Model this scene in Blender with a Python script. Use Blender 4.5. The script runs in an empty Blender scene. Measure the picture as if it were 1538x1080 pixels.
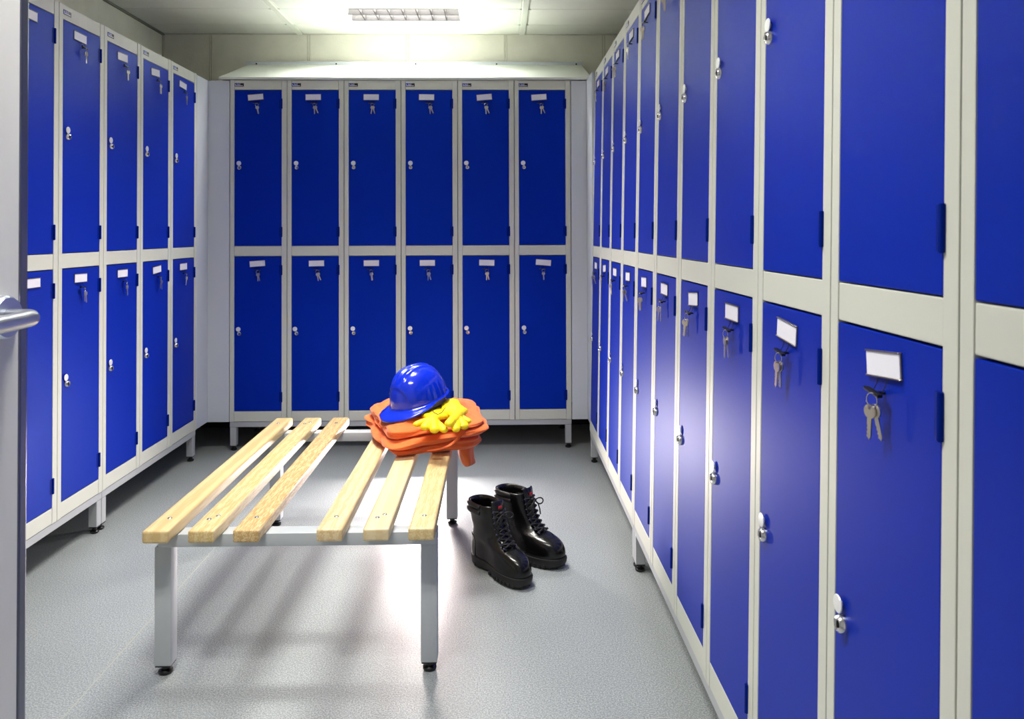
import bpy, bmesh, math, random
from mathutils import Vector, Matrix, noise
PI = math.pi
R = random.Random(7)
S = bpy.context.scene
COL = S.collection

# ------------------------------------------------------------------ camera
cam_d = bpy.data.cameras.new('camera'); cam = bpy.data.objects.new('camera', cam_d); COL.objects.link(cam)
F, PX, PY = 1131.18, 769.0, 333.33
YAW, PITCH, ROLL = .0192, .0129, -.0032
fw = Vector((math.sin(YAW)*math.cos(PITCH), math.cos(YAW)*math.cos(PITCH), math.sin(PITCH)))
rt = Vector((math.cos(YAW), -math.sin(YAW), 0)); up = rt.cross(fw)
r2 = rt*math.cos(ROLL)+up*math.sin(ROLL); u2 = -rt*math.sin(ROLL)+up*math.cos(ROLL)
CAM = Vector((1.41, -3.9922, 1.1461))
cam.matrix_world = Matrix(((r2.x, u2.x, -fw.x, CAM.x), (r2.y, u2.y, -fw.y, CAM.y), (r2.z, u2.z, -fw.z, CAM.z), (0, 0, 0, 1)))
cam_d.sensor_fit = 'HORIZONTAL'; cam_d.sensor_width = 36
cam_d.lens = F/1538*36
cam_d.shift_x = 0; cam_d.shift_y = (PY-540)/1538
cam_d.clip_start = .02
cam_d.dof.use_dof = True; cam_d.dof.focus_distance = 2.5; cam_d.dof.aperture_fstop = 11
S.camera = cam

# ------------------------------------------------------------------ world, lights, exposure
W = bpy.data.worlds.new('world'); S.world = W; W.use_nodes = True
bg = W.node_tree.nodes['Background']; bg.inputs[0].default_value = (1, .98, .94, 1); bg.inputs[1].default_value = .35
S.view_settings.view_transform = 'Standard'; S.view_settings.look = 'None'
S.view_settings.gamma = 1; S.view_settings.use_curve_mapping = False
S.view_settings.exposure = 0
POWER_BACK, POWER_MID, POWER_FRONT = 78, 34, 66
# photographer's strobe standing low behind the bench, aimed at the camera
fd = bpy.data.lights.new('strobe', 'AREA'); fd.shape = 'DISK'; fd.size = .16; fd.energy = 21; fd.color = (1, .87, .84)
fo = bpy.data.objects.new('strobe', fd); COL.objects.link(fo); fo.location = (1.04, -.44, .21); fo.rotation_euler = (-PI/2, 0, 0)

# ------------------------------------------------------------------ materials
def lin(c):
    return tuple(((v/255)/12.92 if v/255 <= .04045 else ((v/255+.055)/1.055)**2.4) for v in c)
def mat(name, rgb, rough=.5, metal=0, spec=.5, coat=0, sheen=0, nscale=0, namt=0, bump=0, bscale=200, emit=None, stretch=None, bdist=.001, stint=None):
    m = bpy.data.materials.new(name); m.use_nodes = True
    nt = m.node_tree; b = nt.nodes['Principled BSDF']
    c = lin(rgb)
    b.inputs['Base Color'].default_value = (*c, 1); b.inputs['Roughness'].default_value = rough
    b.inputs['Metallic'].default_value = metal; b.inputs['Specular IOR Level'].default_value = spec
    b.inputs['Coat Weight'].default_value = coat; b.inputs['Coat Roughness'].default_value = .08
    b.inputs['Sheen Weight'].default_value = sheen
    if stint: b.inputs['Specular Tint'].default_value = (*stint, 1)
    tc = nt.nodes.new('ShaderNodeTexCoord'); mp = nt.nodes.new('ShaderNodeMapping')
    nt.links.new(tc.outputs['Object'], mp.inputs[0])
    if stretch: mp.inputs['Scale'].default_value = stretch
    if namt:
        n = nt.nodes.new('ShaderNodeTexNoise'); n.inputs['Scale'].default_value = nscale; n.inputs['Detail'].default_value = 4
        nt.links.new(mp.outputs[0], n.inputs['Vector'])
        r = nt.nodes.new('ShaderNodeValToRGB'); nt.links.new(n.outputs[0], r.inputs[0])
        r.color_ramp.elements[0].position = .3; r.color_ramp.elements[1].position = .7
        r.color_ramp.elements[0].color = (*[v*(1-namt) for v in c], 1); r.color_ramp.elements[1].color = (*[min(1, v*(1+namt)) for v in c], 1)
        nt.links.new(r.outputs[0], b.inputs['Base Color'])
    if bump:
        n = nt.nodes.new('ShaderNodeTexNoise'); n.inputs['Scale'].default_value = bscale; n.inputs['Detail'].default_value = 3
        nt.links.new(mp.outputs[0], n.inputs['Vector'])
        bp = nt.nodes.new('ShaderNodeBump'); bp.inputs['Strength'].default_value = bump; bp.inputs['Distance'].default_value = bdist
        nt.links.new(n.outputs[0], bp.inputs['Height']); nt.links.new(bp.outputs[0], b.inputs['Normal'])
    if emit:
        b.inputs['Emission Color'].default_value = (*emit[0], 1); b.inputs['Emission Strength'].default_value = emit[1]
    return m

M = {}
M['blue'] = mat('blue_paint', (0, 33, 156), rough=.52, spec=.45, stint=(.12, .35, 1), bump=.15, bscale=700, bdist=.0004)
M['grey'] = mat('grey_paint', (208, 211, 200), rough=.46, spec=.5, bump=.06, bscale=700, bdist=.0003)
M['hinge'] = mat('hinge_blue', (0, 24, 120), rough=.45, spec=.3, stint=(.1, .3, 1))
M['stand'] = mat('stand_grey', (178, 182, 186), rough=.35, bump=.05, bscale=500, bdist=.0003)
M['bench'] = mat('bench_grey', (182, 188, 193), rough=.34, bump=.05, bscale=500, bdist=.0003)
M['infill'] = mat('infill_grey', (206, 212, 220), rough=.32)
M['card'] = mat('white_card', (236, 236, 246), rough=.45)
M['holder'] = mat('holder_metal', (150, 140, 134), rough=.3, metal=1)
M['chrome'] = mat('chrome', (215, 215, 218), rough=.16, metal=1)
M['nickel'] = mat('nickel', (222, 214, 200), rough=.34, metal=1)
M['cover'] = mat('lock_cover', (240, 242, 242), rough=.3, metal=.25)
M['steel'] = mat('brushed_steel', (190, 195, 205), rough=.33, metal=1)
M['black'] = mat('black_plastic', (14, 14, 16), rough=.3)
M['dark'] = mat('keyhole_dark', (8, 8, 8), rough=.6)
M['badge_blue'] = mat('badge_blue', (10, 50, 150), rough=.35)
M['badge_black'] = mat('badge_black', (18, 18, 20), rough=.35)
M['badge_white'] = mat('badge_white', (225, 228, 235), rough=.4)
M['wall'] = mat('textured_wall_vinyl', (223, 221, 208), rough=.65, nscale=9, namt=.05, bump=.5, bscale=90, bdist=.002)
M['wallstrip'] = mat('wall_joint_strip', (200, 199, 184), rough=.4)
M['ceil'] = mat('ceiling_white', (243, 245, 236), rough=.5, nscale=6, namt=.02)
M['ceilbar'] = mat('ceiling_bar', (226, 230, 218), rough=.4)
M['ceiledge'] = mat('ceiling_edge_trim', (120, 122, 108), rough=.6)
M['void'] = mat('ceiling_void', (90, 90, 88), rough=.9)
M['skirt'] = mat('black_skirting', (9, 9, 10), rough=.55)
M['slope'] = mat('sloping_top_paint', (222, 228, 222), rough=.4)
M['frame_white'] = mat('luminaire_white', (238, 242, 236), rough=.35)
M['louvre'] = mat('glare_darkened_louvre', (22, 21, 22), rough=.5, spec=.08)  # silver blades coloured near black to offset lamp glare, so the cells show
M['tube'] = mat('lamp_tube', (255, 255, 250), rough=.4, emit=((1, .98, .93), 3))
M['door'] = mat('door_laminate', (226, 226, 221), rough=.45, nscale=14, namt=.05, bump=.1, bscale=60, stretch=(1, 1, .3))
M['lipping'] = mat('door_edge_metal', (120, 122, 135), rough=.3, metal=.9)
M['yellow'] = mat('yellow_leather', (255, 214, 0), rough=.5, nscale=60, namt=.12, bump=.4, bscale=120, bdist=.002)
M['helmet'] = mat('helmet_blue', (0, 42, 205), rough=.16, spec=.6, coat=.5)
M['strap'] = mat('harness_dark', (70, 70, 78), rough=.5)
M['leather'] = mat('black_leather', (10, 10, 11), rough=.26, bump=.35, bscale=160, bdist=.001)
M['toecap'] = mat('polished_toecap', (9, 9, 10), rough=.22, spec=.45, bump=.1, bscale=150)
M['sole'] = mat('rubber_sole', (14, 14, 16), rough=.55)
M['collar'] = mat('padded_collar', (20, 20, 22), rough=.5, bump=.3, bscale=200, bdist=.001)
M['lace'] = mat('boot_lace', (9, 9, 10), rough=.6)
M['eyelet'] = mat('eyelet_metal', (120, 120, 125), rough=.25, metal=1)
M['red'] = mat('red_tag', (190, 30, 50), rough=.5)
M['piping'] = mat('dark_piping', (60, 40, 20), rough=.6)
M['weld'] = mat('floor_weld', (166, 168, 158), rough=.5)

def floor_mat():
    m = bpy.data.materials.new('speckled_vinyl_floor'); m.use_nodes = True
    nt = m.node_tree; b = nt.nodes['Principled BSDF']
    tc = nt.nodes.new('ShaderNodeTexCoord')
    n1 = nt.nodes.new('ShaderNodeTexNoise'); n1.inputs['Scale'].default_value = 260; n1.inputs['Detail'].default_value = 2
    nt.links.new(tc.outputs['Object'], n1.inputs['Vector'])
    r = nt.nodes.new('ShaderNodeValToRGB'); nt.links.new(n1.outputs[0], r.inputs[0])
    e = r.color_ramp.elements
    e[0].position = .32; e[0].color = (*lin((120, 127, 130)), 1)
    e[1].position = .68; e[1].color = (*lin((180, 186, 187)), 1)
    m1 = e.new(.5); m1.color = (*lin((150, 156, 158)), 1)
    n2 = nt.nodes.new('ShaderNodeTexNoise'); n2.inputs['Scale'].default_value = 2.5; n2.inputs['Detail'].default_value = 5
    nt.links.new(tc.outputs['Object'], n2.inputs['Vector'])
    mx = nt.nodes.new('ShaderNodeMix'); mx.data_type = 'RGBA'; mx.blend_type = 'MULTIPLY'; mx.inputs[0].default_value = 1
    r2_ = nt.nodes.new('ShaderNodeValToRGB'); nt.links.new(n2.outputs[0], r2_.inputs[0])
    r2_.color_ramp.elements[0].position = .3; r2_.color_ramp.elements[0].color = (.88, .88, .88, 1)
    r2_.color_ramp.elements[1].position = .7; r2_.color_ramp.elements[1].color = (1, 1, 1, 1)
    nt.links.new(r.outputs[0], mx.inputs[6]); nt.links.new(r2_.outputs[0], mx.inputs[7]); nt.links.new(mx.outputs[2], b.inputs['Base Color'])
    b.inputs['Roughness'].default_value = .38; b.inputs['Specular IOR Level'].default_value = .55
    bp = nt.nodes.new('ShaderNodeBump'); bp.inputs['Strength'].default_value = .35; bp.inputs['Distance'].default_value = .0012
    nt.links.new(n1.outputs[0], bp.inputs['Height']); nt.links.new(bp.outputs[0], b.inputs['Normal'])
    return m
M['floor'] = floor_mat()

def wood_mat(k, ca, cb, scale, dist):
    m = bpy.data.materials.new('pale_ash_wood'); m.use_nodes = True
    nt = m.node_tree; b = nt.nodes['Principled BSDF']
    tc = nt.nodes.new('ShaderNodeTexCoord'); mp = nt.nodes.new('ShaderNodeMapping')
    mp.inputs['Scale'].default_value = (1, .09, 1); mp.inputs['Location'].default_value = (k*3.1, k*1.7, k)
    nt.links.new(tc.outputs['Object'], mp.inputs[0])
    w = nt.nodes.new('ShaderNodeTexWave'); w.wave_type = 'BANDS'; w.bands_direction = 'X'
    w.inputs['Scale'].default_value = scale; w.inputs['Distortion'].default_value = dist; w.inputs['Detail'].default_value = 3; w.inputs['Detail Scale'].default_value = 14
    nt.links.new(mp.outputs[0], w.inputs['Vector'])
    n = nt.nodes.new('ShaderNodeTexNoise'); n.inputs['Scale'].default_value = 220; n.inputs['Detail'].default_value = 4
    nt.links.new(mp.outputs[0], n.inputs['Vector'])
    ad = nt.nodes.new('ShaderNodeMath'); ad.operation = 'MULTIPLY_ADD'; ad.inputs[1].default_value = .35
    nt.links.new(n.outputs[0], ad.inputs[0]); nt.links.new(w.outputs['Fac'], ad.inputs[2])
    r = nt.nodes.new('ShaderNodeValToRGB'); nt.links.new(ad.outputs[0], r.inputs[0])
    r.color_ramp.elements[0].position = .15; r.color_ramp.elements[0].color = (*lin(ca), 1)
    r.color_ramp.elements[1].position = 1.0; r.color_ramp.elements[1].color = (*lin(cb), 1)
    nt.links.new(r.outputs[0], b.inputs['Base Color'])
    b.inputs['Roughness'].default_value = .36
    return m

def cloth_mat():
    m = mat('orange_workwear_cloth', (243, 112, 42), rough=.8, sheen=.2, nscale=500, namt=.06, bump=.3, bscale=22, bdist=.005, stretch=(1.6, 1, 2.2))
    return m
M['orange'] = cloth_mat()

# ------------------------------------------------------------------ mesh helpers
class MB:
    def __init__(s): s.bm = bmesh.new()
    def _merge(s, tmp, mt):
        if mt is not None: bmesh.ops.transform(tmp, matrix=mt, verts=tmp.verts)
        me = bpy.data.meshes.new('t'); tmp.to_mesh(me); s.bm.from_mesh(me); bpy.data.meshes.remove(me); tmp.free()
    def box(s, x0, y0, z0, x1, y1, z1, bev=0, seg=1, mt=None):
        t = bmesh.new(); bmesh.ops.create_cube(t, size=1)
        bmesh.ops.transform(t, matrix=Matrix.Translation(((x0+x1)/2, (y0+y1)/2, (z0+z1)/2)) @ Matrix.Diagonal((abs(x1-x0), abs(y1-y0), abs(z1-z0), 1)), verts=t.verts)
        if bev: bmesh.ops.bevel(t, geom=t.edges[:], offset=bev, segments=seg, affect='EDGES', profile=.6)
        s._merge(t, mt); return s
    def cyl(s, a, b, r, r2=None, seg=20, bev=0, mt=None):
        a, b = Vector(a), Vector(b); d = b-a
        t = bmesh.new(); bmesh.ops.create_cone(t, cap_ends=True, segments=seg, radius1=r, radius2=r if r2 is None else r2, depth=d.length)
        if bev:
            ed = [e for e in t.edges if len(e.link_faces) == 2 and any(len(f.verts) > 4 for f in e.link_faces)]
            bmesh.ops.bevel(t, geom=ed, offset=bev, segments=2, affect='EDGES')
        q = Vector((0, 0, 1)).rotation_difference(d.normalized())
        bmesh.ops.transform(t, matrix=Matrix.Translation((a+b)/2) @ q.to_matrix().to_4x4(), verts=t.verts)
        s._merge(t, mt); return s
    def tube(s, pts, r, seg=8, closed=False, mt=None, flat=1):
        t = bmesh.new(); pts = [Vector(p) for p in pts]; n = len(pts); rings = []
        pn = None
        for i, p in enumerate(pts):
            if closed: d = (pts[(i+1) % n]-pts[i-1])
            else: d = pts[min(i+1, n-1)]-pts[max(i-1, 0)]
            d.normalize()
            if pn is None:
                u = d.orthogonal().normalized()
            else:
                u = (pn-d*pn.dot(d)).normalized()
            pn = u; v = d.cross(u)
            rr = r[i] if isinstance(r, (list, tuple)) else r
            rings.append([t.verts.new(p+u*math.cos(2*PI*k/seg)*rr+v*math.sin(2*PI*k/seg)*rr*flat) for k in range(seg)])
        m = n if closed else n-1
        for i in range(m):
            A, B = rings[i], rings[(i+1) % n]
            for k in range(seg): t.faces.new((A[k], A[(k+1) % seg], B[(k+1) % seg], B[k]))
        if not closed:
            t.faces.new(rings[0][::-1]); t.faces.new(rings[-1])
        s._merge(t, mt); return s
    def lathe(s, prof, seg=24, mt=None):
        t = bmesh.new(); rings = []
        for r, z in prof:
            rings.append([t.verts.new((max(r, 1e-5)*math.cos(2*PI*k/seg), max(r, 1e-5)*math.sin(2*PI*k/seg), z)) for k in range(seg)])
        for i in range(len(rings)-1):
            for k in range(seg): t.faces.new((rings[i][k], rings[i][(k+1) % seg], rings[i+1][(k+1) % seg], rings[i+1][k]))
        t.faces.new(rings[0][::-1]); t.faces.new(rings[-1])
        s._merge(t, mt); return s
    def prism(s, poly, h0, h1, bev=0, mt=None):   # poly in xy, extruded in z
        t = bmesh.new(); vs = [t.verts.new((x, y, h0)) for x, y in poly]; f = t.faces.new(vs)
        r = bmesh.ops.extrude_face_region(t, geom=[f]); ve = [g for g in r['geom'] if isinstance(g, bmesh.types.BMVert)]
        bmesh.ops.translate(t, verts=ve, vec=(0, 0, h1-h0)); bmesh.ops.recalc_face_normals(t, faces=t.faces[:])
        if bev: bmesh.ops.bevel(t, geom=t.edges[:], offset=bev, segments=1, affect='EDGES')
        s._merge(t, mt); return s
    def grid(s, rows, closed_u=True, cap0=False, cap1=False, mt=None):
        t = bmesh.new(); V = [[t.verts.new(p) for p in row] for row in rows]; n = len(V[0])
        for i in range(len(V)-1):
            for k in range(n if closed_u else n-1):
                t.faces.new((V[i][k], V[i][(k+1) % n], V[i+1][(k+1) % n], V[i+1][k]))
        if cap0: t.faces.new(V[0][::-1])
        if cap1: t.faces.new(V[-1])
        s._merge(t, mt); return s
    def mesh(s, name, m, smooth=None):
        bmesh.ops.recalc_face_normals(s.bm, faces=s.bm.faces[:])
        me = bpy.data.meshes.new(name); s.bm.to_mesh(me); s.bm.free(); me.materials.append(m)
        if smooth is not None:
            for p in me.polygons: p.use_smooth = True
            if smooth < 180: me.set_sharp_from_angle(angle=math.radians(smooth))
        return me
    def obj(s, name, m, parent=None, smooth=None, loc=None):
        o = bpy.data.objects.new(name, s.mesh(name, m, smooth)); COL.objects.link(o)
        if parent is not None: o.parent = parent
        if loc is not None: o.location = loc
        return o

def tag(o, label=None, cat=None, group=None, kind=None):
    if label: o['label'] = label
    if cat: o['category'] = cat
    if group: o['group'] = group
    if kind: o['kind'] = kind
    return o
def empty(name, loc=(0, 0, 0), rot=(0, 0, 0)):
    o = bpy.data.objects.new(name, None); COL.objects.link(o); o.location = loc; o.rotation_euler = rot
    o.empty_display_size = .05; return o
def kids(o): return [c for c in list(bpy.data.objects) if c.parent == o]
def copy_tree(o, parent=None, _map=None):
    c = o.copy(); COL.objects.link(c)
    if parent is not None: c.parent = parent
    for ch in o.children: copy_tree(ch, c)
    return c
def struct(name, mb, m, parent=None, **k):
    o = mb.obj(name, m, parent, **k)
    if parent is None: o['kind'] = 'structure'
    return o
def subsurf(o, n=1):
    md = o.modifiers.new('sub', 'SUBSURF'); md.levels = n; md.render_levels = n; return o

# ------------------------------------------------------------------ room shell
XL, XR, YB, YF, ZC = -.575, 2.42, .505, -3.92, 2.328
struct('floor', MB().box(-.75, -5.6, -.08, 2.6, .7, 0), M['floor'])
fl = bpy.data.objects['floor']
MB().box(.3775, -4.0, -.004, .3805, .45, .0004).obj('floor_seam', M['weld'], fl)
wb = struct('wall_back', MB().box(XL-.1, YB, 0, XR+.1, YB+.1, 2.5), M['wall'])
for x in (-.29, .29, .875, 1.46, 2.05):
    b = MB(); b.box(x-.010, YB-.004, 0, x-.003, YB, ZC, bev=.001); b.box(x+.003, YB-.004, 0, x+.010, YB, ZC, bev=.001); b.obj('joint_strip', M['wallstrip'], wb)
wl = struct('wall_left', MB().box(XL-.1, YF-.1, 0, XL, YB+.1, 2.5), M['wall'])
for y in (-1.4, -2.0):
    b = MB(); b.box(XL, y-.010, 0, XL+.004, y-.003, ZC, bev=.001); b.box(XL, y+.003, 0, XL+.004, y+.010, ZC, bev=.001); b.obj('joint_strip', M['wallstrip'], wl)
struct('trim_1', MB().box(XL, YB-.012, 0, XL+.012, YB, ZC, bev=.002), M['wallstrip'])
struct('wall_right', MB().box(XR, YF-.1, 0, XR+.1, YB+.1, 2.5), M['wall'])
b = MB(); b.box(XL-.1, YF-.1, 0, .69, YF, 2.5); b.box(1.66, YF-.1, 0, XR+.1, YF, 2.5); b.box(.69, YF-.1, 2.06, 1.66, YF, 2.5)
struct('wall_front', b, M['wall'])
for nm, bx in (('baseboard_back', (XL, YB-.012, 0, XR, YB, .13)), ('baseboard_left', (XL, YF, 0, XL+.012, YB, .13)), ('baseboard_right', (XR-.012, YF, 0, XR, YB, .13))):
    struct(nm, MB().box(*bx, bev=.003), M['skirt'])
# ceiling: slab, tiles in rows of 300 mm between raised runners
ce = struct('ceiling', MB().box(XL-.1, YF-.1, 2.47, XR+.1, YB+.1, 2.52), M['void'])
BARS = (-1.09, .236, 1.561, 2.886)
rows = [YB, .295]
while rows[-1] > YF: rows.append(max(YF, rows[-1]-.3))
LX0, LX1, LY0, LY1 = .60, 1.205, .0, .225       # louvre opening
F2Y = -2.705                                    # rear fixture row start
for bi in range(3):
    x0, x1 = max(XL, BARS[bi]+.022), min(XR, BARS[bi+1]-.022)
    for ri in range(len(rows)-1):
        y1, y0 = rows[ri], rows[ri+1]
        if bi == 1 and ri in (1, 6, 11): continue
        MB().box(x0, y0+.0022, ZC, x1, y1-.0022, ZC+.02, bev=.003).obj('ceiling_tile', M['ceil'], ce)
for bx in BARS[1:3]:
    b = MB(); b.box(bx-.022, YF, ZC+.001, bx+.022, YB, ZC+.02)
    b.box(bx-.016, YF, ZC-.007, bx+.016, YB, ZC+.004, bev=.002); b.obj('ceiling_runner', M['ceilbar'], ce)
    for ri in range(1, 6):
        MB().box(bx-.03, rows[ri]-.004, ZC-.005, bx+.03, rows[ri]+.004, ZC+.002, bev=.001).obj('tile_clip', M['ceilbar'], ce)
struct('trim_2', MB().box(XL, YF, ZC-.012, XL+.014, YB, ZC, bev=.002), M['ceiledge'])
struct('trim_3', MB().box(XL, YB-.008, ZC-.005, XR, YB, ZC, bev=.002), M['wallstrip'])

# louvred luminaires
def luminaire(y0, y1, label, power, spread=PI):
    cx = (LX0+LX1)/2
    t = empty('ceiling_light', (cx, (y0+y1)/2, ZC)); tag(t, label, 'ceiling light', 'recessed louvred ceiling lights')
    a, c = BARS[1]+.022-cx, BARS[2]-.022-cx
    hy = (y1-y0)/2-.0015; lx = (LX1-LX0)/2; ly0, ly1 = -.150, .075
    b = MB()
    b.box(a, -hy, 0, -lx, hy, .02, bev=.002); b.box(lx, -hy, 0, c, hy, .02, bev=.002)
    if ly0 > -hy: b.box(-lx, -hy, 0, lx, ly0, .02)
    b.box(-lx, ly1, 0, lx, hy, .02)
    b.obj('frame', M['frame_white'], t)
    l0 = max(ly0, -hy)
    b = MB(); b.box(-lx-.01, l0-.0, .02, -lx, ly1, .10); b.box(lx, l0, .02, lx+.01, ly1, .10)
    b.box(-lx, l0-.0, .10, lx, ly1, .11); b.box(-lx, ly1, .02, lx, ly1+.01, .10); b.box(-lx, l0-.01, .02, lx, l0, .10)
    b.obj('housing', M['frame_white'], t)
    n = 8
    for i in range(1, n):
        x = -lx+2*lx*i/n
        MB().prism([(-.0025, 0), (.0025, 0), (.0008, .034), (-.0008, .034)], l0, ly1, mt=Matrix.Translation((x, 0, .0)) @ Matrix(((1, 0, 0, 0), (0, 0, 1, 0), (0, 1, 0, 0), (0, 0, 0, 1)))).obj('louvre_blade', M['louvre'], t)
    ym = (l0+ly1)/2
    for y in (l0+.004, ym, ly1-.004):
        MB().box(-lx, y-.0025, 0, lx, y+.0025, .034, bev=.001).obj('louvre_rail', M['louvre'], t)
    b = MB(); b.cyl((-lx+.02, ym, .065), (lx-.02, ym, .065), .013, seg=16); b.obj('lamp_tube', M['tube'], t, smooth=40)
    ld = bpy.data.lights.new('tube_light', 'AREA'); ld.shape = 'RECTANGLE'; ld.size = 2*lx-.02; ld.size_y = ly1-l0-.02
    ld.energy = power; ld.spread = spread; ld.color = (1, .965, .90)
    lo = bpy.data.objects.new('tube_light', ld); COL.objects.link(lo); lo.parent = t; lo.location = (0, ym, .098)
    return t
luminaire(rows[2], rows[1], 'white louvred ceiling light glowing over the back row of lockers', POWER_BACK)
luminaire(rows[7], rows[6]-.0, 'white louvred ceiling light above the bench, out of the frame', POWER_MID, math.radians(122))
luminaire(rows[12], rows[11], 'white louvred ceiling light nearest the open door, out of the frame', POWER_FRONT, math.radians(165))

# corner infill panels
def infill(label, parts):
    t = empty('infill_panel', (parts[0][0], parts[0][1], .152)); tag(t, label, 'panel', 'corner infill panels')
    for p in parts:
        x0, y0, x1, y1 = p
        MB().box(x0-parts[0][0], y0-parts[0][1], 0, x1-parts[0][0], y1-parts[0][1], 1.796, bev=.0015).obj('panel_face', M['infill'], t)
infill('grey infill panel closing the corner left of the back row of lockers', [(-.128, -.147, -.114, .012), (-.114, -.002, -.002, .012)])
infill('grey infill panel closing the corner right of the back row of lockers', [(1.885, -.222, 1.899, .012), (1.802, -.002, 1.885, .012)])

# sloping top
t = empty('sloping_top', (.927, 0, 1.9536)); tag(t, 'white sheet metal sloping top lying over the back row of lockers', 'locker top')
prof = [(-.004, .0), (-.004, .012), (.48, .186), (.48, .200), (.484, .200), (.484, .182), (.0, .008), (.0, 0)]
zax = Matrix(((0, 0, 1, 0), (1, 0, 0, 0), (0, 1, 0, 0), (0, 0, 0, 1)))
MB().prism(prof, -.985, .985, mt=zax).obj('sloping_sheet', M['slope'], t)
MB().box(-1.005, .478, .176, .995, .484, .205, bev=.001).obj('wall_flange', M['infill'], t)
for x in (-.94, -.47, 0, .48, .955):
    MB().cyl((x, .4765, .190), (x, .479, .190), .005, seg=10).obj('screw', M['dark'], t)
for sx in (-1, 1):
    MB().prism([(0, 0), (.484, 0), (.484, .18)], -.002, .002, mt=Matrix.Translation((sx*.975, 0, .004)) @ zax).obj('end_gusset', M['slope'], t)

# ------------------------------------------------------------------ lockers
LW, LH, LD = .3, 1.8, .43
ML, MR = .024, .028
ZB, ZLT, ZUB, ZT = .0545, .870, .922, 1.748
b = MB(); b.box(.0014, .022, 0, LW-.0014, LD, LH, bev=.001); ME_carc = b.mesh('carcass', M['grey'])
b = MB()
b.box(.0014, 0, 0, ML, .024, LH, bev=.0015, seg=2); b.box(LW-MR, 0, 0, LW-.0014, .024, LH, bev=.0015, seg=2)
ME_stiles = b.mesh('stile', M['grey'])
b = MB(); b.box(.0014, 0, 0, ML, .024, LH, bev=.0015, seg=2); ME_stl = b.mesh('stile', M['grey'])
b = MB(); b.box(LW-MR, 0, 0, LW-.0014, .024, LH, bev=.0015, seg=2); ME_str = b.mesh('stile', M['grey'])
def rail(z0, z1):
    b = MB(); b.box(ML+.0004, .0012, z0, LW-MR-.0004, .024, z1, bev=.0018, seg=2); return b.mesh('rail', M['grey'])
ME_rails = [rail(.001, ZB), rail(ZLT, ZUB), rail(ZT, LH-.001)]
def doormesh(z0, z1):
    b = MB(); b.box(ML+.0012, .0006, z0+.002, LW-MR-.0012, .0215, z1-.0035, bev=.0016, seg=2); return b.mesh('door', M['blue'])
ME_doors = [doormesh(ZB, ZLT), doormesh(ZUB, ZT)]
b = MB(); b.cyl((0, 0, 0), (0, 0, .053), .0045, seg=12, bev=.001); b.box(-.013, .001, .001, 0, .004, .052, bev=.0005); ME_hinge = b.mesh('hinge', M['hinge'], smooth=40)
b = MB(); b.box(-.041, -.002, -.0165, .041, 0, .0165); b.box(-.041, -.005, -.0165, .041, 0, -.0145, bev=.0006); b.box(-.041, -.005, .0145, .041, 0, .0165, bev=.0006); ME_holder = b.mesh('card_holder', M['holder'])
b = MB(); b.box(-.0395, -.0032, -.0145, .0395, -.0018, .0145); ME_card = b.mesh('name_card', M['card'])
# badge printed plate
b = MB(); b.box(0, -.0012, 0, .030, 0, .0115, bev=.0004); ME_badge = b.mesh('badge', M['badge_blue'])
b = MB(); b.box(.018, -.0016, .0002, .0298, -.0008, .0113); b.box(.0005, -.0016, -.0002, .0298, -.0008, .0012); ME_badge2 = b.mesh('badge_dark_field', M['badge_black'])
b = MB(); b.box(.002, -.0020, .002, .027, -.0014, .0040)
b.box(.0022, -.0020, .0048, .0044, -.0014, .0085); b.box(.0085, -.0020, .0055, .0105, -.0014, .0095); b.box(.0125, -.0020, .005, .0142, -.0014, .009); b.box(.0168, -.002, .0045, .0182, -.0014, .0105)
ME_badge3 = b.mesh('badge_lettering', M['badge_white'])
# lock: chrome body with taper and keyhole; swing cover disc above
rx = Matrix.Rotation(PI/2, 4, 'X')   # z -> -y
b = MB(); b.lathe([(.0, 0), (.0125, 0), (.0125, .003), (.0108, .0085), (.0088, .0105), (.0085, .0095), (.0035, .0088), (0, .0088)], seg=20, mt=rx)
b.cyl((0, -.009, .0075), (0, -.0105, .0095), .0030, seg=10)
ME_lock = b.mesh('lock', M['chrome'], smooth=35)
b = MB(); b.box(-.0011, -.0106, -.0045, .0011, -.0086, .0045); ME_key_slot = b.mesh('keyhole', M['dark'])
b = MB(); b.lathe([(0, .0045), (.0118, .0045), (.0123, .0053), (.0116, .0064), (.002, .0072), (0, .0072)], seg=24, mt=rx); b.cyl((0, 0, 0), (0, -.006, 0), .004, seg=10)
ME_cover = b.mesh('lock_cover', M['cover'], smooth=35)

def o_(name, me, parent, loc=(0, 0, 0), rot=(0, 0, 0)):
    o = bpy.data.objects.new(name, me); COL.objects.link(o); o.parent = parent; o.location = loc; o.rotation_euler = rot; return o
def make_locker():
    t = empty('locker')
    o_('carcass', ME_carc, t); o_('stile', ME_stl, t); o_('stile', ME_str, t)
    for m_ in ME_rails: o_('rail', m_, t)
    bd = o_('badge', ME_badge, t, (ML+.001, .0010, ZT+.017)); bd.scale = (1.6, 1, 1.5); o_('badge_dark_field', ME_badge2, bd); o_('badge_lettering', ME_badge3, bd)
    for z0, z1, me in ((ZB, ZLT, ME_doors[0]), (ZUB, ZT, ME_doors[1])):
        d = o_('door', me, t)
        o_('hinge', ME_hinge, d, (LW-MR, -.0015, z0+.048)); o_('hinge', ME_hinge, d, (LW-MR, -.0015, z1-.048-.053))
        o_('card_holder', ME_holder, d, (.142, .0006, z1-.040)); o_('name_card', ME_card, d, (.142, .0006, z1-.040))
        zc = (z0+z1)/2
        o_('lock', ME_lock, d, (.052, .0006, zc)); o_('keyhole', ME_key_slot, d, (.052, .0006, zc)); o_('lock_cover', ME_cover, d, (.0505, .0006, zc+.0235))
    return t
proto = make_locker()
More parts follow.
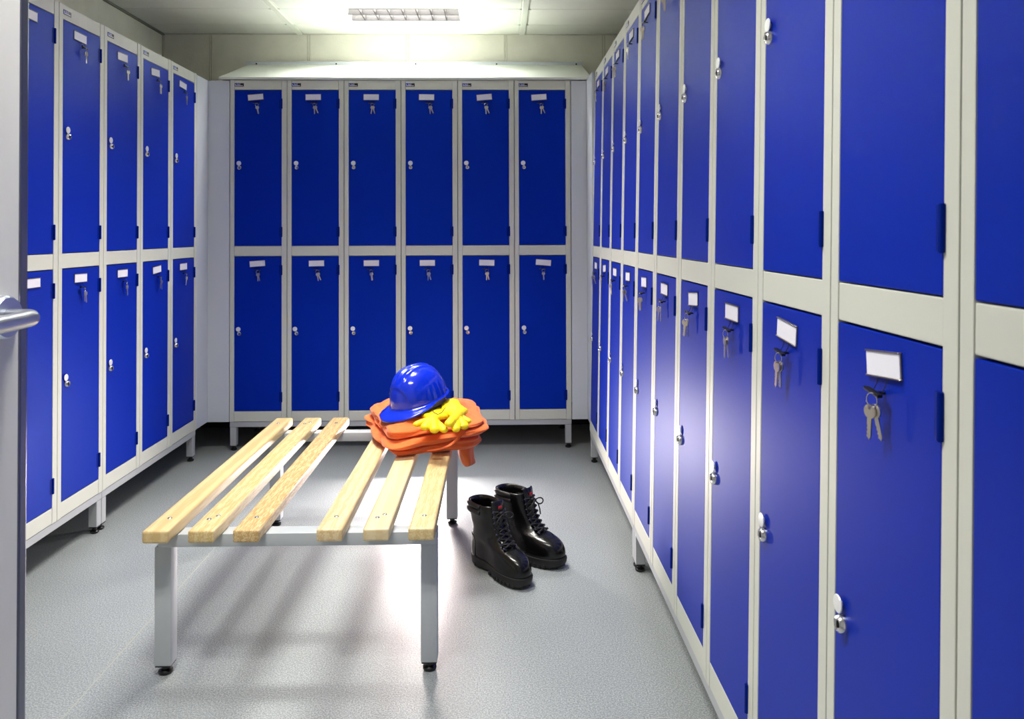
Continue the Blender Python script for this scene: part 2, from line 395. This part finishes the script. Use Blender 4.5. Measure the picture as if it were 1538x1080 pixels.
ORD = ['first', 'second', 'third', 'fourth', 'fifth', 'sixth', 'seventh', 'eighth', 'ninth', 'tenth', 'eleventh']

# keys
def key_mesh():
    b = MB(); seg = 14; poly = []
    for k in range(seg):
        a = PI/2+.45-2*PI*k/seg*(1-.9/(2*PI))-.45*0
        poly.append((.0105*math.cos(a)*1.0, .010*math.sin(a)))
    ring = [(.0088*math.cos(2*PI*k/16+PI/16), -.009+.0088*math.sin(2*PI*k/16+PI/16)) for k in range(16)]
    hole = [(.0028*math.cos(2*PI*k/16+PI/16), -.0035+.0028*math.sin(2*PI*k/16+PI/16)) for k in range(16)]
    t = bmesh.new(); th = .0011
    A = [[t.verts.new((x, z_, y)) for x, y in L] for z_ in (-th, th) for L in (ring, hole)]
    for k in range(16):
        j = (k+1) % 16
        t.faces.new((A[0][k], A[0][j], A[1][j], A[1][k])); t.faces.new((A[2][k], A[3][k], A[3][j], A[2][j]))
        t.faces.new((A[0][k], A[2][k], A[2][j], A[0][j])); t.faces.new((A[1][k], A[1][j], A[3][j], A[3][k]))
    me = bpy.data.meshes.new('t'); t.to_mesh(me); b.bm.from_mesh(me); t.free()
    blade = [(-.0036, -.018), (.0036, -.018), (.0036, -.044), (.001, -.048), (-.0018, -.045), (-.0036, -.0435), (-.0022, -.041), (-.0036, -.038), (-.002, -.0355), (-.0036, -.033), (-.0024, -.030), (-.0036, -.0275)]
    b.prism([(x_*.9, y_*.92) for x_, y_ in blade], -.0009, .0009, mt=Matrix(((1, 0, 0, 0), (0, 0, 1, 0), (0, 1, 0, 0), (0, 0, 0, 1))))
    return b.mesh('key', M['nickel'])
ME_key = key_mesh()
b = MB(); b.tube([(.0085*math.cos(2*PI*k/18), 0, .0085*math.sin(2*PI*k/18)) for k in range(18)], .0009, seg=6, closed=True); ME_ring = b.mesh('split_ring', M['chrome'], smooth=180)
b = MB(); b.box(-.021, -.016, -.0022, .015, -.009, .0022, bev=.0012, seg=2, mt=Matrix.Rotation(.12, 4, 'Y')); b.box(-.003, -.012, -.002, .004, 0, .0015, bev=.0005); ME_hook = b.mesh('hook', M['black'])
b = MB()
for x in (-.010, .011): b.tube([(x, -.002, .020), (x, -.004, .010), (x, -.009, .0)], .0006, seg=5)
ME_wire = b.mesh('wire', M['black'])
def make_keys():
    t = empty('key_bunch')
    o_('hook', ME_hook, t); o_('hanging_wire', ME_wire, t)
    o_('split_ring', ME_ring, t, (.002, -.016, -.0085), (0, 0, .3))
    o_('key', ME_key, t, (.002, -.018, -.014), (.05, .05, 1.15)); o_('key', ME_key, t, (.003, -.014, -.013), (0, -.22, .5))
    return t
kproto = make_keys()

used = [False, False]
def place_locker(base, rz, lean, label, grp, keyspec, rowtext):
    if used[0]: t = copy_tree(proto)
    else: t = proto; used[0] = True
    t.location = base; t.rotation_euler = (-lean, 0, rz)
    tag(t, label, 'locker', grp)
    Mx = Matrix.Translation(base) @ Matrix.Rotation(rz, 4, 'Z') @ Matrix.Rotation(-lean, 4, 'X')
    doors = [c for c in t.children if c.name.startswith('door')]
    doors.sort(key=lambda d: max(v.co.z for v in d.data.vertices))
    for di, d in enumerate(doors):
        tilt = R.uniform(-.10, .10) if R.random() < .6 else R.uniform(-.02, .02); dx = R.uniform(-.008, .010)
        for c in d.children:
            if c.name.startswith(('card_holder', 'name_card')):
                c.location.x += dx; c.rotation_euler = (0, tilt, 0)
            if c.name.startswith('lock_cover'): c.location.x += R.uniform(-.004, .002)
        if di in keyspec:
            z1 = (ZLT, ZT)[di]
            if used[1]: k = copy_tree(kproto)
            else: k = kproto; used[1] = True
            off = R.uniform(-.004, .012)
            k.location = Mx @ Vector((.142+dx+off, 0, z1-.040-.0165-.018)); k.rotation_euler = (-lean, 0, rz)
            for c in k.children:
                if c.name.startswith('key'):
                    c.rotation_euler = (c.rotation_euler[0], c.rotation_euler[1]+R.uniform(-.22, .22), R.uniform(-.3, .8))
            tag(k, 'keys on %s door, %s' % (('lower', 'upper')[di], rowtext), 'keys', 'locker keys hanging on the doors')
    return t
for i in range(6):
    rt_ = '%s locker from the left in the back row' % ORD[i]
    place_locker(Vector((.3*i, 0, .152)), 0, 0, 'grey two-door locker with blue doors, ' + rt_.replace(' locker', ''), 'lockers of the back row', (0, 1), rt_)
XRF, YR0, LEAN = 1.8672, -.2238, .0197
for i in range(11):
    rt_ = '%s locker from the back corner in the right row' % ORD[i]
    place_locker(Vector((XRF, YR0-.3*i, .152)), -PI/2, LEAN, 'blue-doored grey locker, ' + rt_.replace(' locker', ''), 'lockers of the right row', (0, 1) if i < 6 else ((0,) if i < 11 else ()), rt_)
XLF, YL0 = -.1138, -1.6489
for i in range(5):
    rt_ = '%s locker from the back corner in the left row' % ORD[4-i]
    place_locker(Vector((XLF, YL0+.3*i, .152)), PI/2, 0, 'blue-doored grey locker, ' + rt_.replace(' locker', ''), 'lockers of the left row', (0, 1) if i else (), rt_)

# locker stands
def foot(b, x, y, top=.028, r=.016):
    b.lathe([(0, 0), (r*.8, 0), (r, .003), (r, .008), (r*.55, .013), (r*.4, top), (0, top)], seg=16, mt=Matrix.Translation((x, y, 0)))
def stand(base, rz, L, label, drop=0):
    t = empty('locker_stand', base, (0, 0, rz)); tag(t, label, 'locker stand', 'locker stands')
    D = .42; w = .032
    def dr(b):
        for v in b.bm.verts:
            if v.co.z > .1: v.co.z -= drop*v.co.y/D
        return b
    dr(MB().box(.001, .003, .124, L-.001, .003+w, .151, bev=.0015)).obj('long_rail', M['stand'], t); dr(MB().box(.001, D-w, .124, L-.001, D, .151, bev=.0015)).obj('long_rail', M['stand'], t)
    dr(MB().box(.001, .036, .124, w, D-w-.001, .151, bev=.0015)).obj('cross_rail', M['stand'], t); dr(MB().box(L-w, .036, .124, L-.001, D-w-.001, .151, bev=.0015)).obj('cross_rail', M['stand'], t)
    for x in (.002, L-.002-w):
        for y in (.004, D-w):
            dr(MB().box(x, y, .026, x+w, y+w, .1235, bev=.0015)).obj('leg', M['stand'], t)
            b = MB(); foot(b, x+w/2, y+w/2); b.box(x+.001, y+.001, .022, x+w-.001, y+w-.001, .0265); b.obj('levelling_foot', M['black'], t, smooth=40)
stand((0, 0, 0), 0, .9, 'grey steel stand under the left half of the back row')
stand((.9, 0, 0), 0, .9, 'grey steel stand under the right half of the back row')
stand((XRF, YR0, 0), -PI/2, 1.2, 'grey steel stand under the four farthest lockers of the right row', .0095)
stand((XRF, YR0-1.2, 0), -PI/2, 1.2, 'grey steel stand under the fifth to eighth right-row lockers', .0095)
stand((XRF, YR0-2.4, 0), -PI/2, .9, 'grey steel stand under the nearest lockers of the right row', .0095)
stand((XLF, YL0+.6, 0), PI/2, .9, 'grey steel stand under the three farthest lockers of the left row')
stand((XLF, YL0, 0), PI/2, .6, 'grey steel stand under the two nearest lockers of the left row')

# ------------------------------------------------------------------ door leaf at the left
dv = Vector((.05, .9987, 0)).normalized(); nv = Vector((.9987, -.05, 0)).normalized()
dE = 1.05
E = Vector((CAM.x+(50-747)/1131*dE, CAM.y+dE, 0))
t = empty('door_1', E-dv*.926); t['kind'] = 'structure'
DM = Matrix(((dv.x, nv.x, 0, 0), (dv.y, nv.y, 0, 0), (0, 0, 1, 0), (0, 0, 0, 1)))   # local x along leaf, y out of visible face
t.matrix_world = Matrix.Translation(E-dv*.926) @ DM
MB().box(0, -.044, .012, .909, 0, 2.03, bev=.001).obj('door_leaf', M['door'], t)
MB().box(.9095, -.045, .012, .926, .0012, 2.03, bev=.003, seg=2).obj('edge_lipping', M['lipping'], t)
hz = 1.036; hx = .876
h = empty('door_handle'); h.parent = t
roty = Matrix.Translation((hx, 0, hz)) @ Matrix.Rotation(-PI/2, 4, 'X')
MB().lathe([(0, 0), (.0285, 0), (.0285, .007), (.026, .0105), (0, .0095)], seg=32, mt=roty).obj('rose', M['steel'], h, smooth=30)
pts = [(hx, .009, hz), (hx, .030, hz)]
for k in range(1, 7):
    a = PI/2*k/6; pts.append((hx-.016*(1-math.cos(a)), .030+.016*math.sin(a), hz))
pts += [(hx-.05, .047, hz-.001), (hx-.125, .047, hz-.003)]
MB().tube(pts, .0110, seg=20).obj('lever', M['steel'], h, smooth=50)

# ------------------------------------------------------------------ bench
bx = [.549, .663, .775, .984, 1.101, 1.215]
BY0, BY1 = -2.078, -.925
ZS0, ZS1 = .366, .398
t = empty('slatted_bench', (.882, (BY0+BY1)/2, 0)); tag(t, 'low bench of six pale wooden slats on grey steel frame in mid room', 'bench')
O = Vector(t.location)
WM = [wood_mat(1, (220, 196, 146), (206, 178, 124), 8, 3), wood_mat(2, (222, 202, 154), (204, 174, 116), 14, 7), wood_mat(3, (220, 196, 146), (188, 152, 98), 16, 9),
      wood_mat(4, (224, 206, 164), (208, 180, 132), 13, 6), wood_mat(5, (226, 208, 166), (216, 194, 148), 7, 3), wood_mat(6, (224, 204, 154), (208, 180, 124), 15, 8)]
def bx_obj(mb, name, m, parent, **k):
    bmesh.ops.translate(mb.bm, verts=mb.bm.verts, vec=-O); return mb.obj(name, m, parent, **k)
FY0, FY1 = -2.018, -.99   # beam outer faces
for i, x in enumerate(bx):
    b = MB(); b.box(x-.033, BY0, ZS0, x+.033, BY1, ZS1, bev=.0065, seg=3)
    sl = bx_obj(b, 'slat', WM[i], t, smooth=40)
    for (yy, sg) in ((FY0+.026, 1), (FY1-.026, -1)):
        ps = [(x, yy)] if i in (0, 2, 3, 5) else [(x-.008, yy-.010), (x+.008, yy+.012)]
        for (px_, py_) in ps:
            b = MB(); b.lathe([(0, 0), (.0062, 0), (.0058, .0013), (.003, .0022), (0, .0024)], seg=14, mt=Matrix.Translation((px_, py_, ZS1-.0003)))
            bx_obj(b, 'screw', M['chrome'], sl, smooth=60)
for y0, y1 in ((FY0, FY0+.05), (FY1-.05, FY1)):
    b = MB(); b.box(.530, y0, ZS0-.034, 1.250, y1, ZS0-.0003, bev=.003, seg=2); bx_obj(b, 'cross_beam', M['bench'], t, smooth=40)
for x0, tx in ((.520, 0), (1.207, 1)):
    for y0 in (FY0+.002, FY1-.042):
        b = MB(); b.box(x0, y0, .026, x0+.043, y0+.04, ZS0-.0335, bev=.003, seg=2); bx_obj(b, 'leg', M['bench'], t, smooth=40)
        b = MB(); foot(b, x0+.0215, y0+.02, .024, .018); b.box(x0+.002, y0+.002, .0225, x0+.041, y0+.038, .0265); bx_obj(b, 'levelling_foot', M['black'], t, smooth=40)
# ------------------------------------------------------------------ folded coverall
def rounded_outline(corners, rad, n):
    out = []; m = len(corners)
    for i in range(m):
        p0, p1, p2 = Vector(corners[i-1]), Vector(corners[i]), Vector(corners[(i+1) % m])
        a = p1+(p0-p1).normalized()*rad; c = p1+(p2-p1).normalized()*rad
        for k in range(7):
            s = k/6; out.append(a*(1-s)**2+p1*2*s*(1-s)+c*s*s)
    # resample
    L = [0]
    for i in range(len(out)): L.append(L[-1]+(out[(i+1) % len(out)]-out[i]).length)
    res = []
    for k in range(n):
        d = L[-1]*k/n
        for i in range(len(out)):
            if L[i] <= d <= L[i+1]:
                s = (d-L[i])/max(L[i+1]-L[i], 1e-9); res.append(out[i].lerp(out[(i+1) % len(out)], s)); break
    return res
def nz(x, y, z): return noise.noise(Vector((x, y, z)))
CC = Vector((1.155, -1.245))
corners = [(.895, -1.06), (1.055, -1.515), (1.375, -1.405), (1.32, -.985)]
ol = rounded_outline(corners, .07, 160)
t = empty('folded_coverall', (CC.x, CC.y, ZS1)); tag(t, 'folded orange work coverall lying under the blue helmet on the bench', 'coverall')
rows_ = []
NV = 64; HT = .094
for j in range(NV+1):
    v = j/NV; row = []
    for k, p in enumerate(ol):
        a = 2*PI*k/160
        d = p-CC
        b1 = .34+.20*math.sin(a-2.45)+.03*math.sin(3*a); b2 = .68+.15*math.sin(a-2.45)+.04*math.sin(2*a+2)
        prof = 1.0
        def bump_(lo, hi): 
            if not lo <= v <= hi: return None
            s = (v-lo)/(hi-lo); return (1-(2*s-1)**4)
        f = bump_(0, b1)
        if f is None: f = bump_(b1, b2)
        if f is None: f = bump_(b2, 1.0)
        if f is None: f = 0
        layer = 0 if v < b1 else (1 if v < b2 else 2)
        off = (-.022, .004, -.010)[layer] + .010*nz(a*1.2, layer*5.3, 0)
        wr = .011*nz(p.x*14+v*3, p.y*14, v*6+layer*3)+.004*(.5-abs(nz(p.x*12-v*4, p.y*12+v*3, v*5))*2)
        wr += .0060*(1-2*abs(math.sin(12*(v-.26*math.sin(a-2.4))+2.2*nz(a*1.4, v*2, 4))))*math.sin(PI*v)
        rr = off+.026*(f-1)+wr
        q = CC+d*(1+rr/d.length)
        z = HT*v+ .004*nz(p.x*9, p.y*9, v*3)*math.sin(PI*v)
        row.append((q.x-CC.x, q.y-CC.y, z))
    rows_.append(row)
NT = 26
last = rows_[-1]
for j in range(1, NT+1):
    s = 1-j/NT; row = []
    for k, (x, y, z) in enumerate(last):
        xx, yy = x*s*1.0, y*s
        rd = .5-.5*math.cos(PI*min(1, (1-s)*4))
        w = .014*(1-abs(nz(xx*9+yy*5, yy*4-xx*2, 2.2))*2.5)+.004*nz(xx*18, yy*18, 1)
        w += .007*(1-abs(nz(xx*22-yy*12, yy*10, 7))*3)
        row.append((xx, yy, z+.014*rd+w*rd))
    rows_.append(row)
co = MB().grid(rows_, cap0=True, cap1=True).obj('garment', M['orange'], t, smooth=180); subsurf(co, 1)
# hanging cuff and strap
def ribbon_tube(path, wid, thick, name, m, parent, closed_end=True, wr=.004):
    rows2 = []; P = [Vector(p) for p in path]; n = len(P)
    for i in range(n):
        d = (P[min(i+1, n-1)]-P[max(i-1, 0)]).normalized()
        side = d.cross(Vector((0, 0, 1))) if abs(d.z) < .9 else Vector((0, 1, 0))
        if side.length < .1: side = Vector((0, 1, 0))
        side = Vector((0, 1, 0)) if name == 'sleeve' else side.normalized()
        nrm = side.cross(d).normalized()
        w = wid[i] if isinstance(wid, list) else wid; th = thick[i] if isinstance(thick, list) else thick
        row = []
        for k in range(24):
            a = 2*PI*k/24
            q = P[i]+side*w*math.cos(a)+nrm*th*math.sin(a)
            q += nrm*wr*nz(q.x*30, q.y*30, q.z*20)*2
            row.append(tuple(q))
        rows2.append(row)
    o = MB().grid(rows2, cap0=True, cap1=closed_end).obj(name, m, parent, smooth=180); subsurf(o, 1); return o
path = [(.06, -.06, .028), (.105, -.06, .034), (.132, -.06, .020), (.142, -.065, -.008), (.146, -.07, -.036), (.150, -.07, -.058), (.152, -.07, -.072)]
ribbon_tube(path, [.085, .09, .09, .085, .08, .072, .05], [.014, .020, .028, .030, .032, .030, .014], 'sleeve', M['orange'], t, wr=.012)
path = [(.145, -.185, .088), (.135, -.215, .078), (.115, -.262, .055), (.075, -.278, .040), (.02, -.284, .036)]
ribbon_tube(path, .008, .0025, 'strap', M['orange'], t, wr=0)

# ------------------------------------------------------------------ helmet
def helmet():
    t = empty('hard_hat'); tag(t, 'glossy blue hard hat resting on yellow gloves and orange coverall', 'helmet')
    NA, NR = 96, 34; A, B, H = .112, .138, .150     # half width, half length, height
    rows = []
    def dome(a, e):
        ce, se = math.cos(e), math.sin(e)
        p = 2.35
        x = A*abs(math.sin(a))**(1)*math.copysign(1, math.sin(a))*ce**(2/p); y = -B*math.cos(a)*ce**(2/p); z = H*se**(2/2.1)
        return x, y, z
    for j in range(NR+1):
        e = PI/2*(1-j/NR); row = []
        for k in range(NA):
            a = 2*PI*k/NA
            x, y, z = dome(a, e)
            g = 0
            up_ = max(0, min(1, (z/H-.30)/.35))
            for xc, hh in ((0, .0075), (-.032, .0065), (.032, .0065)):
                g += hh*math.exp(-((x-xc)/.0075)**2)*up_*max(0, min(1, (.115-abs(y+.0))/.04))
            # shallow front panel, raised edge
            fy = -y/B
            pr = (x/.070)**2+((z-.035)/.062)**2
            if fy > .2: g += -.0045/(1+math.exp((pr-1)*12))+.0030*math.exp(-((pr-1)/.10)**2)
            # side flutes low
            if abs(x) > .05 and z < .08: g += .0010*math.cos(y*2*PI/.024)*max(0, 1-z/.08)*max(0, min(1, (abs(x)-.05)/.03))
            n = Vector((x/A**2, y/B**2, z/H**2+1e-6)).normalized()
            row.append(tuple(Vector((x, y, z))+n*g))
        rows.append(row)
    base = rows[-1]
    def ext(a):
        c = math.cos(a); return .009+.050*max(0, (c-.05)/.95)**.8 if c > .05 else .009
    for s, dz in ((.25, -.002), (.55, -.006), (.85, -.011), (1.0, -.013), (1.0, -.017), (.8, -.0155), (.3, -.008), (-.02, -.004)):
        row = []
        for k in range(NA):
            a = 2*PI*k/NA; x, y, z = base[k]; n = Vector((x/A**2, y/B**2, 0)).normalized()
            e = ext(a); fr = max(0, math.cos(a))
            row.append((x+n.x*e*s, y+n.y*e*s, z+dz*(.35+1.35*fr)+(.004*s if fr == 0 else 0)))
        rows.append(row)
    sh = MB().grid(rows, cap0=True).obj('shell', M['helmet'], t, smooth=180)
    md = sh.modifiers.new('sol', 'SOLIDIFY'); md.thickness = .0022; md.offset = -1
    # rear slots, harness band
    for yy in (.068, .086):
        MB().box(.103-(yy-.068)*.7, yy-.005, .030, .109-(yy-.068)*.7, yy+.005, .034, bev=.001).obj('slot_cap', M['helmet'], t)
    pts = [((A-.012)*math.sin(2*PI*k/48), -(B-.016)*math.cos(2*PI*k/48), 0) for k in range(48)]
    rows = []
    for z, o in ((.012, 0), (-.030, 0), (-.030, -.003), (.012, -.003)):
        rows.append([(x*(1+o/.12), y*(1+o/.12), z-.010*max(0, y/B)) for x, y, _ in pts])
    rows.append(rows[0]); MB().grid(rows).obj('headband', M['strap'], t, smooth=40)
    return t
hh = helmet()
hh.scale = (.80, .80, .80)
hh.location = (1.129, -1.300, .552); hh.rotation_euler = (math.radians(13), math.radians(-3), math.radians(-48))

# ------------------------------------------------------------------ gloves
def glove(label, wrist, dirv, fingers, thumb, spread=.085, w=.042):
    """wrist point and direction in world; a flat leather glove with five fingers lying on the cloth"""
    t = empty('work_glove', wrist); tag(t, label, 'glove', 'yellow leather work gloves')
    O_ = Vector(wrist); d = Vector(dirv).normalized(); s = d.cross(Vector((0, 0, 1))).normalized()
    b = MB()
    def flat_loft(pts, ws, hs, seg=14):
        rows = []; P = [Vector(p)-O_ for p in pts]; n = len(P)
        for i in range(n):
            dd = (P[min(i+1, n-1)]-P[max(i-1, 0)]).normalized(); sd = dd.cross(Vector((0, 0, 1))).normalized(); nn = sd.cross(dd)
            rows.append([tuple(P[i]+sd*ws[i]*math.cos(2*PI*k/seg)+nn*hs[i]*math.sin(2*PI*k/seg)) for k in range(seg)])
        b.grid(rows, cap0=True, cap1=True)
    W0 = Vector(wrist)
    flat_loft([W0-d*.05, W0, W0+d*.03, W0+d*.06, W0+d*.074], [.036, .036, w*.94, w*.94, w*.8], [.010, .011, .014, .014, .009])
    for f in fingers:
        base = W0+d*.055+s*f[0]; tip = Vector(f[1]); mid = (base+tip)/2+Vector((0, 0, f[2])); r = f[3]
        pts = [base, base.lerp(mid, .5)+Vector((0, 0, .002)), mid, mid.lerp(tip, .55), mid.lerp(tip, .85), tip, tip+(tip-mid).normalized()*.004]
        flat_loft(pts, [r*1.05, r*1.08, r*1.1, r*1.12, r*1.05, r*.85, r*.3], [r*.85, r*.9, r*.95, r*.95, r*.85, r*.6, r*.2])
    o = b.obj('glove_body', M['yellow'], t, smooth=180)
    rm = o.modifiers.new('rm', 'REMESH'); rm.mode = 'VOXEL'; rm.voxel_size = .0016; rm.use_smooth_shade = True
    sm = o.modifiers.new('sm', 'SMOOTH'); sm.factor = .5; sm.iterations = 3
    return t, O_
TZ = .508
def fp(px, py, z):      # photo pixel at a known height, used once to place things on the pile
    dep = (CAM.z-z)*1131.2/(py-348); return Vector((CAM.x+(px-747)/1131.2*dep, CAM.y+dep, z))
def mk(px, py, z): v = fp(px, py, z); return (round(v.x, 3), round(v.y, 3), z)
g1, O1 = glove('yellow leather work glove with fingers over the front fold of the coverall', (1.205, -1.345, .518), (-.16, -1, -.03),
    [(-.040, mk(622, 636, .512), .003, .0115), (-.017, mk(636, 641, .511), .004, .0150), (.012, mk(652, 645, .510), .005, .0160), (.038, mk(668, 645, .508), .003, .0130)], None, w=.050)
g2, O2 = glove('yellow leather work glove with fingers spread towards the right bench edge', (1.245, -1.325, .532), (.25, -1, -.14),
    [(-.034, mk(672, 636, .530), .002, .0150), (-.008, mk(684, 644, .512), .004, .0145), (.018, mk(698, 640, .511), .005, .0150), (.038, mk(705, 632, .512), .005, .0110)], None, w=.046)
pp = [mk(648, 614, .548), mk(651, 618, .546), mk(657, 621, .545), mk(663, 618, .546), mk(668, 611, .548)]
MB().tube([Vector(p)-O1 for p in pp], .0013, seg=6).obj('cuff_piping', M['piping'], g1, smooth=60)
rows = []

# ------------------------------------------------------------------ boots
def boot(mirror, label, loc, rz, lean):
    t = empty('work_boot', loc, (lean[0], lean[1], rz)); tag(t, label, 'boot', 'pair of black safety boots')
    sx = -1 if mirror else 1
    # local: toe towards +x, heel at -x; slices (z, xback, xfront, halfwidth, cx_front_power)
    SL = [(.030, -.128, .160, .050), (.040, -.130, .163, .052), (.052, -.131, .163, .0515), (.064, -.131, .160, .050), (.076, -.130, .153, .0485),
          (.086, -.129, .140, .0465), (.094, -.128, .112, .044), (.102, -.125, .078, .0415), (.112, -.122, .056, .039), (.126, -.119, .040, .037), (.142, -.119, .029, .0375),
          (.160, -.124, .021, .0415), (.180, -.125, .016, .043), (.198, -.127, .013, .0445), (.212, -.128, .010, .045), (.222, -.128, .006, .044)]
    N = 48
    def outline(z, xb, xf, hw):
        row = []
        for k in range(N):
            a = 2*PI*k/N; c, s = math.cos(a), math.sin(a)
            L = (xf-xb)/2; cx = (xf+xb)/2
            long_ = min(1, max(0, (xf-.03)/.12))
            p = 2.55 if c > 0 else 2.2
            x = cx+L*math.copysign(abs(c)**(2/p), c)
            wv = hw*math.copysign(abs(s)**(2/p), s)
            # waist behind the ball, heel narrower
            u = (x-xb)/(xf-xb)
            wf = 1-.22*long_*math.exp(-((u-.40)/.16)**2)-.20*long_*math.exp(-((u-.0)/.25)**2)
            y = wv*wf+sx*.008*long_*math.sin(PI*u)
            row.append((x, y, z))
        return row
    rows = [[(x+.003*nz(x*25, y*25, z*40+rz)*min(1, max(0, (z-.05)/.03)), y*(1+.07*nz(x*22, y*9+rz, z*34)*min(1, max(0, (z-.06)/.03))), z) for x, y, z in outline(*s)] for s in SL]
    top = rows[-1]
    inner = []
    for f, z in ((.93, .224), (.84, .220), (.80, .20), (.78, .14), (.7, .10)):
        cx = sum(p[0] for p in top)/N
        inner.append([(cx+(p[0]-cx)*f, p[1]*f, z) for p in top])
    up_ = MB().grid(rows+inner, cap0=True, cap1=True).obj('upper', M['leather'], t, smooth=180); subsurf(up_, 1)
    # sole with welt and heel block
    so = [outline(z, xb, xf, hw) for z, xb, xf, hw in ((.0, -.120, .150, .047), (.004, -.128, .163, .052), (.018, -.131, .168, .0545), (.030, -.133, .170, .056), (.034, -.132, .168, .055), (.036, -.126, .160, .050))]
    so = [[(x, y, z+(.010*max(0, (x-.09)/.08)**2 if z < .012 else .004*max(0, (x-.09)/.08)**2)+(.010 if (z < .012 and -.055 < x < -.005) else 0)) for x, y, z in r] for r in so]
    MB().grid(so, cap0=True, cap1=True).obj('sole', M['sole'], t, smooth=50)
    for k in range(16):
        x = -.11+k*.0175
        if -.06 < x < .0: continue
        for s in (-1, 1):
            w = min([abs(p[1]) for p in outline(.018, -.131, .168, .0545) if abs(p[0]-x) < .012 and p[1]*s > 0] or [.03])-.001
            MB().box(x-.005, s*(w-.004), .0045, x+.005, s*(w+.0025), .017, bev=.0015).obj('tread_lug', M['sole'], t)
    # toe cap shell
    cap = []
    for z, xb, xf, hw in SL[:8]:
        r = outline(z, xb, xf, hw); c = [p for p in r if p[0] > .085+.02*(z-.03)/.06]
        cap.append(r)
    b = MB(); rws = []
    for r in cap[:-1]:
        rr = []
        for k in range(-11, 12):
            x, y, z = r[k % N]; rr.append((x+.0016 if k else x+.0020, y*1.03, z+.0012))
        rws.append(rr)
    b.grid(rws, closed_u=False); tc_ = b.obj('toe_cap', M['toecap'], t, smooth=180); subsurf(tc_, 1)
    # heel counter
    b = MB(); rws = []
    for r in [outline(*s) for s in SL[:8]]:
        rws.append([((r[k % N][0])-.0015, r[k % N][1]*1.035, r[k % N][2]) for k in range(17, 32)])
    b.grid(rws, closed_u=False).obj('heel_counter', M['leather'], t, smooth=180)
    # padded collar rolls
    for zc, rr in ((.214, .0085), (.196, .0095)):
        ring = outline(zc, -.128, -.012, .0435)
        ring = [p for p in ring]
        pts = [ring[k % N] for k in range(8, 41)]
        MB().tube(pts, rr, seg=10).obj('padded_collar', M['collar'], t, smooth=180)
    # tongue
    tp = [(.078, .108), (.060, .118), (.046, .132), (.036, .150), (.028, .172), (.022, .196), (.018, .218), (.016, .238), (.010, .243)]
    rows = []
    for i, (x, z) in enumerate(tp):
        w = .020+.006*i/8
        rows.append([(x-.010*(abs(q)/3)**2, q/3*w, z-.001) for q in range(-3, 4)])
    tg = MB().grid(rows, closed_u=False).obj('tongue', M['leather'], t, smooth=180)
    md = tg.modifiers.new('s', 'SOLIDIFY'); md.thickness = .007; md.offset = 0; subsurf(tg, 1)
    MB().box(.0215, -.008*1, .219, .0245, .006, .228, bev=.001, mt=Matrix.Rotation(0, 4, 'Y')).obj('brand_tag', M['red'], t)
    # eyelets and crossed laces
    ey = []
    lp = [(.080, .1045), (.066, .1130), (.052, .1255), (.042, .140), (.035, .156), (.029, .173), (.0245, .190), (.021, .206)]
    for x, z in lp:
        ey.append(((x-.006, .023, z+.002), (x-.006, -.023, z+.002)))
    for L_, R_ in ey:
        for q in (L_, R_):
            MB().cyl((q[0]-.002, q[1], q[2]-.001), (q[0]+.004, q[1]*1.04, q[2]+.003), .0042, seg=10).obj('eyelet', M['eyelet'], t, smooth=40)
    b = MB()
    for i in range(len(ey)-1):
        for s in (0, 1):
            a, c = Vector(ey[i][s]), Vector(ey[i+1][1-s]); m_ = (a+c)/2+Vector((.009, 0, .006+.001*s))
            b.tube([a+Vector((.004, 0, .003)), a.lerp(m_, .6)+Vector((.003, 0, .002)), m_, m_.lerp(c, .4)+Vector((.003, 0, .002)), c+Vector((.004, 0, .003))], .0027, seg=7)
    T = Vector((.034, 0, .205))
    for s in (-1, 1):
        loop = []
        for k in range(15):
            a = 2*PI*k/14; loop.append(T+Vector((.006+.010*math.sin(a/2), s*(.004+.030*math.sin(a/2)**1.0*abs(math.sin(a/2))), -.022*math.sin(a/2)-.012*math.sin(a)*.9+ (.014*math.sin(a/2) if s > 0 else 0))))
        b.tube(loop, .0024, seg=6)
        b.tube([T, T+Vector((.010, s*.012, -.012)), T+Vector((.012, s*.020, -.034)), T+Vector((.010, s*.026, -.055))], .0024, seg=6)
    b.cyl(T+Vector((-.003, -.008, 0)), T+Vector((-.003, .008, 0)), .006, seg=10)
    b.obj('lace', M['lace'], t, smooth=180)
    # pull loop at the back
    b = MB(); b.tube([(-.129, 0, .150), (-.145, 0, .162), (-.149, 0, .182), (-.140, 0, .203), (-.129, 0, .212)], .003, seg=8, flat=2.2); b.obj('pull_loop', M['leather'], t, smooth=180)
    return t
boot(False, 'black leather safety boot nearer the bench, toe towards the door', (1.402, -1.440, 0), math.radians(-53), (0, 0))
boot(True, 'black leather safety boot standing behind the other, farther from the bench', (1.508, -1.315, 0), math.radians(-42), (0, 0))
